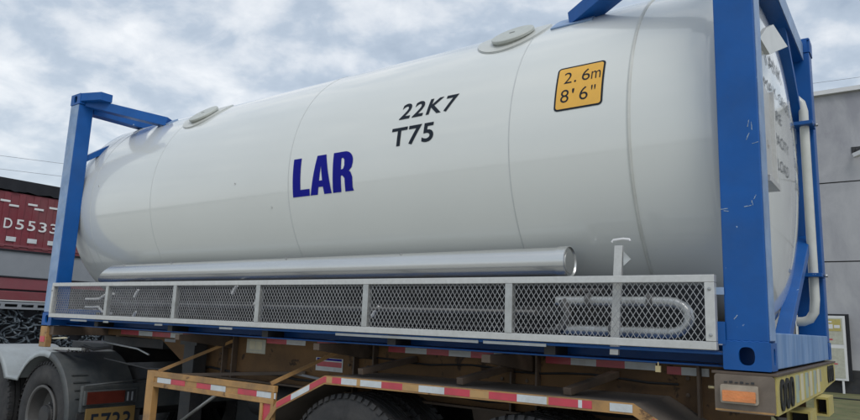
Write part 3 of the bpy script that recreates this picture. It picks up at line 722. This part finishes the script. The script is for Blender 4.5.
# --- side guard frame (ochre) and legs
sgm = MB()
GY = 0.0
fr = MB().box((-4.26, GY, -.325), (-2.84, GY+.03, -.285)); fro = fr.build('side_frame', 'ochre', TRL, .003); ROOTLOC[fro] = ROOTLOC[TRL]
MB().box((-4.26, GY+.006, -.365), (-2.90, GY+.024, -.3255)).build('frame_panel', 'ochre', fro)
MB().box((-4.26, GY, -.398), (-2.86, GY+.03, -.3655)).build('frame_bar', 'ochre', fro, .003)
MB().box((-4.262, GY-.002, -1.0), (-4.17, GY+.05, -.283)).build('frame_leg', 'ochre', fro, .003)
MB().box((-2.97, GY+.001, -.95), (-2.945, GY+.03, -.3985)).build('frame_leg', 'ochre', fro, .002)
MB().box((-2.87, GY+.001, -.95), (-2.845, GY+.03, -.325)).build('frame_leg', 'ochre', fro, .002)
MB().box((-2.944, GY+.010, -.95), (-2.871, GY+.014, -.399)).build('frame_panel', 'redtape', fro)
MB().box((-4.17, GY, -.72), (-2.97, GY+.025, -.68)).build('frame_bar', 'ochre', fro, .003)
tape('reflective_tape', GY+.0055, -4.13, -.3635, -.3275, [(.17, W2), (.17, R_), (.14, None), (.16, R_), (.16, W2), (.13, None), (.19, R_), (.18, W2)], fro, .0015)
for a, b in (((-4.15, .02, -.285), (-3.93, BY-.01, -.045)), ((-2.90, .02, -.275), (-2.70, BY-.01, -.035)), ((-4.10, .03, -.31), (-3.1, BY-.02, -.24))):
    MB().bar(a, b, .022, .022).build('stay_bar', 'ochre' if a[2] > -.3 else 'brown', TRL)
MB().bar((-3.2, BY-.03, -.25), (-2.75, BY-.03, -.285), .02, .015).build('stay_bar', 'greypanel', TRL)
MB().tube([(-5.5, .30, -.13), (-4.9, .28, -.16), (-4.72, .28, -.20)], .008, 8).build('air_line', 'galv', TRL)
MB().tube([(-5.3, .22, -.26), (-4.6, .2, -.30), (-4.2, .15, -.28)], .007, 8).build('air_line', 'dark', TRL)
MB().box((-5.80, W_-.55, -.55), (-4.50, W_-.10, -.09)).build('far_light_block', 'dark', TRL, .01)  # added dark box, hides the lit ground beyond the trailer
MB().box((-6.0, BY+.05, -.17), (-5.0, W_-BY-.05, -.09)).build('gap_light_block', 'dark', TRL)  # added dark filler for the bright gap below the gooseneck
for x in (-4.1, -3.96, -2.70, -2.53, -1.50, -1.34, -.46):
    for z in (-.08, -.16, -.24):
        MB().rev([(0, .010), (-.008, .010), (-.010, .001)], (x, BY-.0005, z), 'y', 6).build('bolt', 'brown', TRL)
MB().tube([(-4.4+.2*i, BY-.012, -.285+.012*math.sin(i*1.7)) for i in range(20)], .009, 8).build('air_line', 'black', TRL)
MB().tube([(-2.6+.15*i, BY-.02, -.105+.010*math.sin(i*1.3)) for i in range(15)], .006, 8).build('cable', 'black', TRL)
# landing legs
for y in (.36, W_-.48):
    lg = MB().box((-4.36, y, -.88), (-4.22, y+.12, -.05)).build('landing_leg', 'dark', TRL, .004)
    MB().box((-4.42, y-.03, -1.25), (-4.16, y+.15, -1.22)).box((-4.33, y+.03, -1.22), (-4.25, y+.09, -.88)).build('foot', 'dark', lg)
    MB().tube([(-4.30, y-.02, -.70), (-3.75, y+.02, -.36)], .014, 8).build('brace', 'galv', lg)
    MB().box((-4.40, y-.012, -.10), (-4.18, y, -.02)).build('bracket', 'dark', lg)
# suspension and equipment that fills the dark space under the beams
for x in (-3.55,):
    MB().rev([(-.35, .001), (-.35, .14), (.35, .14), (.35, .001)], (x, .80, -.50), 'x', 24).build('air_tank', 'dark', TRL)
for x in (-2.75, -1.60, -.45):
    for y in (BY+.02, W_-BY-.10):
        MB().prism([(-.12, -.34), (.12, -.34), (.05, -.62), (-.05, -.62)], (x, y, 0), (1,0,0), (0,0,1), (0,1,0), .08).build('spring_hanger', 'brown', TRL)
for x in (-2.17, -1.03):
    for y in (BY+.02, W_-BY-.10):
        MB().prism([(x-.5, -.50), (x, -.60), (x+.5, -.50), (x+.5, -.54), (x, -.68), (x-.5, -.54)], (0, y, 0), (1,0,0), (0,0,1), (0,1,0), .07).build('leaf_spring', 'dark', TRL)

MB().box((-4.0, W_-.05, -1.02), (-2.75, W_-.03, -.36)).build('far_shade_panel', 'dark', TRL)  # added occluder, keeps lit ground beyond from showing under the trailer
for x in (-2.78, -1.60, -.42):
    MB().box((x-.008, BY+.12, -1.12), (x+.008, W_-BY-.12, -.36)).build('shade_divider', 'rubber', TRL)  # added dark dividers that deepen the shade between the axles
MB().box((-2.70, W_-BY-.13, -1.0), (-.30, W_-BY-.11, -.345)).build('inner_shade_panel', 'rubber', TRL)  # added dark sheet, blocks the light from the far side
# --- wheels
def wheel(root, x, y, z, r, out, dual=True, name='wheel'):
    """out = -1 when the outer face looks towards -y"""
    o = -out
    wd = .235
    hub = MB().rev([(0, .001), (0, .09), (o*.05, .10), (o*.06, .05)], (x, y+o*.03, z), 'y', 24)
    wo = hub.build(name, 'dark', root); ROOTLOC[wo] = ROOTLOC[root]
    ri = r*.56
    for k in range(2 if dual else 1):
        yy = y + o*k*(wd+.03)
        pf = [(.03, ri), (.012, ri+.02), (.002, ri+.06), (.0, r*.80), (.003, r*.815), (.003, r*.86), (.012, r*.93), (.020, r*.965), (.034, r)]
        for g in (.07, .118, .166):
            pf += [(g-.006, r+.002), (g-.005, r-.012), (g+.005, r-.012), (g+.006, r+.002)]
        pf += [(wd-.034, r), (wd-.020, r*.965), (wd-.003, r*.86), (wd-.002, ri+.06), (wd-.03, ri)]
        tyre = MB().rev([(o*a, b) for a, b in pf], (x, yy, z), 'y', 72)
        # shoulder tread blocks
        for j in range(56):
            a0 = 2*PI*j/56; a1 = a0+2*PI/56*.62
            for (u0, u1) in ((.004, .060), (wd-.060, wd-.004)):
                vs = []
                for aa in (a0, a1):
                    for uu, rr in ((u0, r*.955), (u0+.012, r+.004), (u1, r+.004), (u1, r*.955)): vs.append((x+rr*math.cos(aa), yy+o*uu, z+rr*math.sin(aa)))
                tyre.add(vs, [(0,1,2,3), (7,6,5,4), (0,4,5,1), (1,5,6,2), (2,6,7,3)])
        tyre.build('tyre', 'rubber', wo)
    rp = [(.004, ri+.006), (-.004, ri+.004), (-.004, ri-.012), (.006, ri-.022), (.12, ri-.03), (.15, ri-.07), (.15, ri*.45), (.10, ri*.38), (.05, ri*.36), (.04, .001)]
    rm = MB().rev([(o*a, b) for a, b in rp], (x, y, z), 'y', 48)
    rmo = rm.build('rim', 'rim', wo)
    nm = MB()
    for j in range(10):
        a = 2*PI*j/10; cx, cz = x+ri*.58*math.cos(a), z+ri*.58*math.sin(a)
        nm.rev([(o*.15, .013), (o*.125, .012), (o*.122, .001)], (cx, y, cz), 'y', 6)
    nm.build('wheel_nut', 'steel', wo)
    return wo
WR = .487
for x in (-2.25, -1.10):
    wheel(TRL, x, .03, GZ+WR, WR, -1); wheel(TRL, x, W_-.03, GZ+WR, WR, 1)
    MB().tube([(x, .35, GZ+WR), (x, W_-.35, GZ+WR)], .06, 16).build('axle', 'dark', TRL)

# --- rear cross member with hazard paint
RX = .012
MB().box((-.225, .002, -.0175), (RX+.006, W_+.01, -.0065)).build('bumper_top', 'brown', TRL, .002)
sp = plate('bumper_side', rrect(-.215, -.165, RX-.006, -.018, .012), [], (0, .008, 0), (1,0,0), (0,0,1), .012, 'bumper', TRL)
ROOTLOC[sp] = ROOTLOC[TRL]
MB().box((-.214, .0005, -.162), (RX-.010, .003, -.155)).build('bumper_lip', 'ochre', sp)
lb = MB().prism(rrect(-.190, -.130, -.052, -.058, .008), (0, .001, 0), (1,0,0), (0,0,1), (0,-1,0), .016).build('side_lamp', 'lampbase', sp)
ROOTLOC[lb] = ROOTLOC[TRL]
MB().prism(rrect(-.182, -.122, -.060, -.080, .004), (0, -.0155, 0), (1,0,0), (0,0,1), (0,-1,0), .006).build('lens', 'orange', lb)
MB().prism(rrect(-.182, -.122, -.060, -.105, .003), (0, -.0150, 0), (1,0,0), (0,0,1), (0,-1,0), .008).build('lens', 'orange', lb)
mb = MB()
for i in range(6): mb.box((-.178+i*.020, -.0005, -.052), (-.166+i*.020, .0015, -.044 if i % 2 else -.047))
mb.build('lamp_bracket', 'dark', lb)
MB().tube([(-.245, .03, -.077), (-.21, .03, -.077)], .007, 8).build('pin', 'brass', TRL)
# end plate with oval lightening holes
hol = []
ovs = [.12, .24, .36, .48, .66, .82, .98, 1.14, 1.78, 1.90, 2.02, 2.12]
def eplate():
    yl = [(.014, -.019), (W_, -.019), (W_, -.130), (1.70, -.150), (1.55, -.165), (.014, -.165)]
    holes = []
    return plate('end_plate', list(reversed(yl)), holes, (RX-.006, 0, 0), (0,1,0), (0,0,1), .012, 'yellow', TRL)
ep = eplate(); ROOTLOC[ep] = ROOTLOC[TRL]
for y, z, a, b in [(y, -.092, .050, .062) for y in (.12, .245, .37)] + [(y, -.076, .044, .050) for y in (1.84, 1.96, 2.08)]:
    ORG = (RX+.0035, 0, 0)
    plate('oval_rim', oval(y, z, a, b), [oval(y, z, a*.52, b*.70)], ORG, (0,1,0), (0,0,1), .006, 'black', ep)
for i, y in enumerate((.50, .66, .82, .98, 1.14, 1.30)):
    MB().box((RX, y, -.150), (RX+.0015, y+.09, -.03)).build('hazard_stripe', 'cream' if i % 2 else 'palegreen', ep)
for y in (.60, .92, 1.24, 1.45): MB().box((RX, y-.02, -.10), (RX+.0018, y+.015, -.035)).build('hazard_stripe', 'greypanel', ep)
MB().box((-.035, .03, -.155), (-.025, W_-.03, -.02)).build('bumper_shade', 'black', TRL)  # black sheet standing in for the shade behind the end plate
# hollow square tubes of the under-run frame
def hollow(x0, x1, y0, y1, z0, z1, t=.010):
    mb = MB()
    mb.box((x0, y0, z0), (x1, y1, z0+t)).box((x0, y0, z1-t), (x1, y1, z1)).box((x0, y0, z0+t), (x0+t, y1, z1-t)).box((x1-t, y0, z0+t), (x1, y1, z1-t))
    mb.box((x0+t, y0+.12, z0+t), (x1-t, y1-.01, z1-t), 1)  # black fill stands in for the shade inside the tube
    return mb
hollow(-.095, .01, .95, 1.20, -.33, -.225, .010).build('underrun_tube', ['yellow', 'black'], TRL)
hollow(-.005, .062, 1.25, 1.50, -.268, -.172, .010).build('underrun_tube', ['yellow', 'black'], TRL)
MB().box((-.17, .60, -.70), (-.13, .66, -.165)).box((-.17, 1.50, -.70), (-.13, 1.56, -.165)).build('underrun_hanger', 'dark', TRL)
MB().box((-.14, .05, -.78), (-.06, W_-.05, -.66)).build('underrun_bar', 'brown', TRL)

# ==================================================================== THE TRUCK UNDER THE FAR END
TK = thing('tractor_truck', 'dark tail of a truck with grey mudguard and yellow number plate under the far end', 'truck', (-6.2, 1.127, GZ))
KX = (-5.86, -7.0)
TW = .47
for x in KX:
    wheel(TK, x, .0, GZ+TW, TW, -1); wheel(TK, x, W_-.0, GZ+TW, TW, 1)
    MB().tube([(x, .3, GZ+TW), (x, W_-.3, GZ+TW)], .07, 16).build('axle', 'dark', TK)
for y in (.62, W_-.70):
    MB().box((-7.8, y, -.62), (-5.25, y+.08, -.36)).build('chassis_rail', 'dark', TK)
MB().box((-6.7, .62, -.35), (-5.9, W_-.62, -.17)).build('coupling_plate', 'dark', TK, .01)
# mudguard shells: an arc over each wheel, joined between them
def mud(y0, y1, sg):
    pts = []
    ra = .565; cz = GZ+TW
    for c, (a0, a1) in ((KX[0], (-14, 148)), (KX[1], (32, 180))):
        for i in range(17):
            t = math.radians(a0+(a1-a0)*i/16); pts.append((c+ra*math.cos(t), cz+ra*math.sin(t)*1.02))
    n = len(pts); vs = []
    for x, z in pts: vs += [(x, y0, z), (x, y1, z), (x, y1, z-.010), (x, y0, z-.010)]
    fs = []; mi = []
    mb = MB()
    for i in range(n-1):
        o = i*4; q = [(o, o+4, o+5, o+1), (o+1, o+5, o+6, o+2), (o+2, o+6, o+7, o+3), (o+3, o+7, o+4, o)]
        mb.add([vs[j] for j in range(o, o+8)], [tuple(k-o for k in f) for f in q], 0 if i < 9 else 1, True)  # rear in the shaded grey, front in the lit copy
    m_ = mb.build('mudguard', ['mudgrey', 'mudlit'], TK); ROOTLOC[m_] = ROOTLOC[TK]
    # side lip
    lp = MB(); yy = y0 if sg > 0 else y1
    for i in range(n-1):
        (xa, za), (xb, zb) = pts[i], pts[i+1]
        def inn(x, z, c): 
            d = Vector((x-c, 0, z-cz)).normalized(); return (x-d.x*.055, z-d.z*.055)
        c = KX[0] if i < 17 else KX[1]; c2 = KX[0] if i+1 < 17 else KX[1]
        ia, ib = inn(xa, za, c), inn(xb, zb, c2)
        lp.add([(xa, yy, za), (xb, yy, zb), (ib[0], yy-sg*.012, ib[1]), (ia[0], yy-sg*.012, ia[1])], [(0,1,2,3)], 0 if i < 9 else 1, True)
    o = lp.build('lip', ['mudgrey', 'mudlit'], m_)
    sol = o.modifiers.new('solid', 'SOLIDIFY'); sol.thickness = .008
for y0, y1, sg in ((-.03, .56, 1), (W_-.56, W_+.03, -1)): mud(y0, y1, sg)
# ribs moulded in the mudguard
mb = MB()
for i in range(4):
    t0 = math.radians(20+i*7)
    mb.bar((KX[0]+.572*math.cos(t0), .02, GZ+TW+.585*math.sin(t0)), (KX[0]+.572*math.cos(t0), .16, GZ+TW+.585*math.sin(t0)), .012, .01)
mb.build('mudguard_rib', 'mudgrey', TK)
# tail beam, lamps, plate
MB().box((-5.26, .02, -.70), (-5.22, W_-.02, -.48)).build('tail_beam', 'mudgrey', TK, .01)
for ya, yb in ((.03, .50), (W_-.50, W_-.03)):
    tl = MB().box((-5.219, ya, -.640), (-5.19, yb, -.520)).build('tail_lamp', 'mudgrey', TK, .005); ROOTLOC[tl] = ROOTLOC[TK]
    MB().box((-5.1895, ya+.02, -.630), (-5.184, yb-.12, -.530)).build('lens', 'redlens', tl)
    MB().box((-5.1895, yb-.115, -.630), (-5.184, yb-.02, -.530)).build('lens', 'dark', tl)
    mb = MB()
    for i in range(2): mb.box((-5.1835, yb-.10+i*.04, -.620), (-5.182, yb-.085+i*.04, -.545))
    mb.build('lamp_mark', 'greypanel', tl)
pt = MB().box((-5.215, .06, -.93), (-5.20, .50, -.668)).build('number_plate', 'plate', TK, .004); ROOTLOC[pt] = ROOTLOC[TK]
mb = MB(); flat_text(mb, '5733', (-5.1985, .10, -.88), (0,1,0), (0,0,1), .36, .17, bold=.01); mb.build('lettering', 'ink', pt)
MB().box((-5.24, .0, -1.18), (-5.225, .56, -.705)).build('mud_flap', 'rubber', TK)
# hoses and clutter on the coupling
MB().tube([(-5.6, .1, -.20), (-5.5, .13, -.165), (-5.42, .18, -.19), (-5.35, .30, -.17)], .014, 8).build('hose', 'dark', TK)
mb = MB()
for i in range(5): mb.tube([(-5.55+.03*i, .02+.02*i, -.215), (-5.55+.03*i, .04+.02*i, -.185), (-5.53+.03*i, .06+.02*i, -.21)], .010, 6)
mb.build('chain', 'dark', TK)
MB().tube([(-5.18, .02, -.475), (-5.18, .60, -.44)], .008, 8).build('hose', 'mudgrey', TK)

# ==================================================================== RED TRUCK FAR LEFT
RT = thing('red_truck', 'red truck tail with black tarpaulin edge and number D5533, behind the blue frame', 'truck', (-12, 1.2, GZ))
X0 = -10.0
ya, yb = .72, 3.05
body = MB().box((X0-6, ya, .97), (X0, yb, 1.80)).build('cargo_body', 'red', RT, .01)
mb = MB()
for i in range(24):
    y = ya + .02 + i*.1
    if i % 2: mb.box((X0+.001, y, 1.0), (X0+.012, y+.085, 1.78))
mb.build('ribbed_panel', 'red', RT, .006)
vs = []; N = 40
tp = MB()
for i in range(N+1):
    y = ya-.06+(yb-ya+.12)*i/N; zz = 1.815 + .009*math.sin(i*1.3) + .006*math.sin(i*2.9)
    vs += [(X0+.03+.01*math.sin(i*1.7), y, zz), (X0+.035, y, 1.975)]
tp.add(vs, [(2*i, 2*i+2, 2*i+3, 2*i+1) for i in range(N)], 0, True)
tp.box((X0-6.05, ya-.06, 1.955), (X0+.034, yb+.06, 1.985)); tp.box((X0-6.05, ya-.06, 1.82), (X0, ya-.03, 1.955)).box((X0-6.05, yb+.03, 1.82), (X0, yb+.06, 1.955))
tp.build('tarpaulin', 'tarp', RT)
mb = MB()
for k, (y, z) in enumerate(((.99,1.66),(1.11,1.605),(1.36,1.655),(1.455,1.60),(1.66,1.65),(1.80,1.60),(1.95,1.65))):
    MB().box((X0+.013, y, z-.014), (X0+.016, y+.13, z+.014)).build('reflective_tape', 'white', RT)
mb = MB()
for i in range(6):
    y = 1.13+i*.285; MB().box((X0+.013, y, 1.09), (X0+.018, y+.13, 1.155)).build('reflective_tape', 'whitetape', RT)
mb = MB()
for i, c in enumerate('D5533'):
    flat_text(mb, c, (X0+.016, 1.075+i*.158, 1.27), (0,1,0), (0,0,1), .11, .145, bold=.01)
mb.build('lettering', 'white', RT)
MB().box((X0-.02, ya-.01, 1.02), (X0+.014, yb+.01, 1.045)).build('lower_trim', 'redlight', RT)
MB().box((X0-.05, ya, .955), (X0+.016, yb, .975)).build('lower_trim', 'tarp', RT)
MB().box((X0-6, ya+.02, .59), (X0-.01, yb-.02, .954)).build('grey_band', 'greypanel', RT, .01)
MB().box((X0-.03, ya, .575), (X0+.012, yb, .592)).build('lower_trim', 'tarp', RT)
MB().box((X0-6, ya, .41), (X0, yb, .574)).build('lower_body', 'redlight', RT, .01)
MB().box((X0-.05, ya-.02, .255), (X0+.02, yb+.02, .385)).build('lower_rail', 'red', RT, .01)
MB().box((X0-6, ya+.02, .386), (X0-.02, yb-.02, .409)).build('rail_gap', 'tarp', RT)
sl = plate('slotted_rail', rrect(ya-.03, .130, yb+.03, .235, .005), [rrect(.79+i*.22, .160, .79+i*.22+.17, .200, .008, 3) for i in range(10)], (X0+.03, 0, 0), (0,1,0), (0,0,1), .02, 'greypanel', RT)
MB().box((X0-6, ya+.05, -.60), (X0-.12, yb-.05, .25)).build('underbody', 'tarp', RT)
rn = MB()
random.seed(3)
for k in range(120):
    y = .85+random.random()*1.9; z = -.50+random.random()*.62; r = .05+random.random()*.13
    pts = []; ph = random.random()*6; el = .45+random.random()*.5; m0 = random.choice((10, 12, 14))
    for i in range(m0):
        t = ph+i*.32; pts.append((X0-.06+.05*math.sin(i+k), y+r*math.cos(t), z+r*el*math.sin(t)))
    rn.tube(pts, .007+.008*random.random(), 6)
rn.build('rope_bundle', 'rope', RT)
for x in (-10.6, -11.7, -14.5):
    for y, o_ in ((ya+.02, -1), (yb-.02, 1)): wheel(RT, x, y, GZ+.45, .45, o_, dual=False)
MB().box((X0-.10, ya, -.62), (X0-.02, yb, -.50)).build('rear_bumper', 'tarp', RT)

# ==================================================================== BUILDING, BOARD, CAMERA, CABLES
BYY = 18.0
zb = GZ
B = thing('warehouse', 'grey panelled warehouse wall beyond the container, with pale roof edge', 'building', (0, BYY+4, GZ))
w0, w1 = -14.0, 26.0
rows = [GZ, -.02+.05, 2.20, 4.40, 6.82]
rws = [(GZ, -.66, 'dark'), (-.655, 2.18, 'wall'), (2.215, 4.36, 'wall'), (4.395, 6.90, 'wall')]
for z0, z1, m_ in rws:
    MB().box((w0, BYY, z0), (w1, BYY+9, z1)).build('plinth' if m_ == 'dark' else 'wall_course', m_, B)
MB().box((w0+.05, BYY+.04, GZ+.01), (w1-.05, BYY+8.9, 6.88)).build('wall_core', 'dark', B)
for x in (-9, -4, 1, 6, 11, 16, 21):
    MB().box((x-.012, BYY-.003, -.655), (x+.012, BYY-.0005, 6.9)).build('joint', 'dark', B)
MB().box((w0-.3, BYY-.12, 6.90), (w1+.3, BYY+9.3, 7.02)).build('roof_edge', 'white', B)
MB().add([(w0-.3, BYY-.12, 7.021), (w1+.3, BYY-.12, 7.021), (w1+.3, BYY+4.5, 7.9), (w0-.3, BYY+4.5, 7.9), (w0-.3, BYY+9.3, 7.021), (w1+.3, BYY+9.3, 7.021)], [(0,1,2,3), (3,2,5,4), (0,3,4), (1,5,2), (0,4,5,1)]).build('roof', 'greypanel', B)

CC = thing('security_camera', 'small white security camera mounted high on the grey wall', 'security camera', (-.60, BYY, 5.10))
cx_, cz_ = -.62, 5.16
MB().box((cx_-.02, BYY-.02, cz_-.02), (cx_+.22, BYY, cz_+.16)).build('mount_plate', 'dark', CC)
MB().tube([(cx_+.10, BYY-.02, cz_+.08), (cx_+.12, BYY-.16, cz_+.02)], .035, 8).build('arm', 'dark', CC)
cb = MB().bar((cx_+.04, BYY-.16, cz_-.12), (cx_+.52, BYY-.42, cz_+.0), .13, .12).build('camera_body', 'white', CC, .01)
MB().tube([(cx_+.06, BYY-.165, cz_-.12), (cx_+.03, BYY-.15, cz_-.128)], .05, 12).build('lens', 'black', CC)

NB = thing('notice_board', 'framed notice board with papers leaning against the grey wall', 'notice board', (-.95, BYY-.2, GZ))
bx0, bx1, bz0, bz1 = -2.20, -1.05, -.93, .74
MB().box((bx0-.02, BYY-.15, bz0-.0), (bx1+.09, BYY-.10, bz1+.05)).build('backing', 'tarp', NB)
MB().box((bx0, BYY-.20, bz0), (bx1, BYY-.152, bz1)).build('frame', 'white', NB, .005)
MB().box((bx0+.05, BYY-.206, bz0+.06), (bx1-.06, BYY-.2005, -.10)).build('poster', 'sticker', NB)
MB().box((bx0+.05, BYY-.206, .00), (bx1-.06, BYY-.2005, bz1-.06)).build('poster', 'sticker', NB)
MB().box((bx0+.3, BYY-.210, .34), (bx1-.10, BYY-.2065, bz1-.09)).build('poster_band', 'yellow', NB)
mb = MB().box((bx1-.42, BYY-.213, .40), (bx1-.28, BYY-.2105, .52)).box((bx1-.25, BYY-.213, .42), (bx1-.12, BYY-.2105, .50)).box((bx1-.5, BYY-.213, .56), (bx1-.3, BYY-.2105, .60)); mb.build('poster_picture', 'white', NB)
MB().box((bx1-.40, BYY-.209, .10), (bx1-.30, BYY-.2065, .14)).box((bx1-.35, BYY-.209, -.52), (bx1-.22, BYY-.2065, -.49)).build('poster_mark', 'redtape', NB)
for x in (bx0+.1, bx1-.15): MB().box((x, BYY-.19, GZ), (x+.05, BYY-.14, bz0-.001)).build('leg', 'white', NB)

hose = MB().tube([(-3+.4*i, BYY-2.2+.15*math.sin(i*.5), GZ+.02+.005*math.sin(i)) for i in range(24)], .02, 6).build('ground_hose', 'black')
tag(hose, 'thin black hose lying on the grass in front of the wall', 'hose')

def cable(a, b, sag, r, label):
    pts = []
    for i in range(25):
        t = i/24; p = Vector(a).lerp(Vector(b), t); p.z -= sag*4*t*(1-t); pts.append(p)
    o = MB().tube(pts, r, 5).build('power_cable', 'cable'); tag(o, label, 'cable', 'power cables'); return o
# two lines beyond the tank: left pair and right pair, each strung far past the frame
cable((-36.4-15, 10.5-34, 7.9), (-35.3+14, 12.9+34, 8.5), .4, .010, 'upper of the two power cables left of the blue frame')
cable((-36.4-15, 10.6-34, 7.25), (-35.3+14, 13.1+34, 7.8), .4, .010, 'lower of the two power cables left of the blue frame')
cable((-30.0, 33.0, 13.6), (30.0, 37.0, 13.3), .4, .010, 'upper of the two power cables above the grey wall')
cable((-30.0, 33.2, 13.1), (30.0, 37.1, 12.75), .4, .010, 'lower of the two power cables above the grey wall')
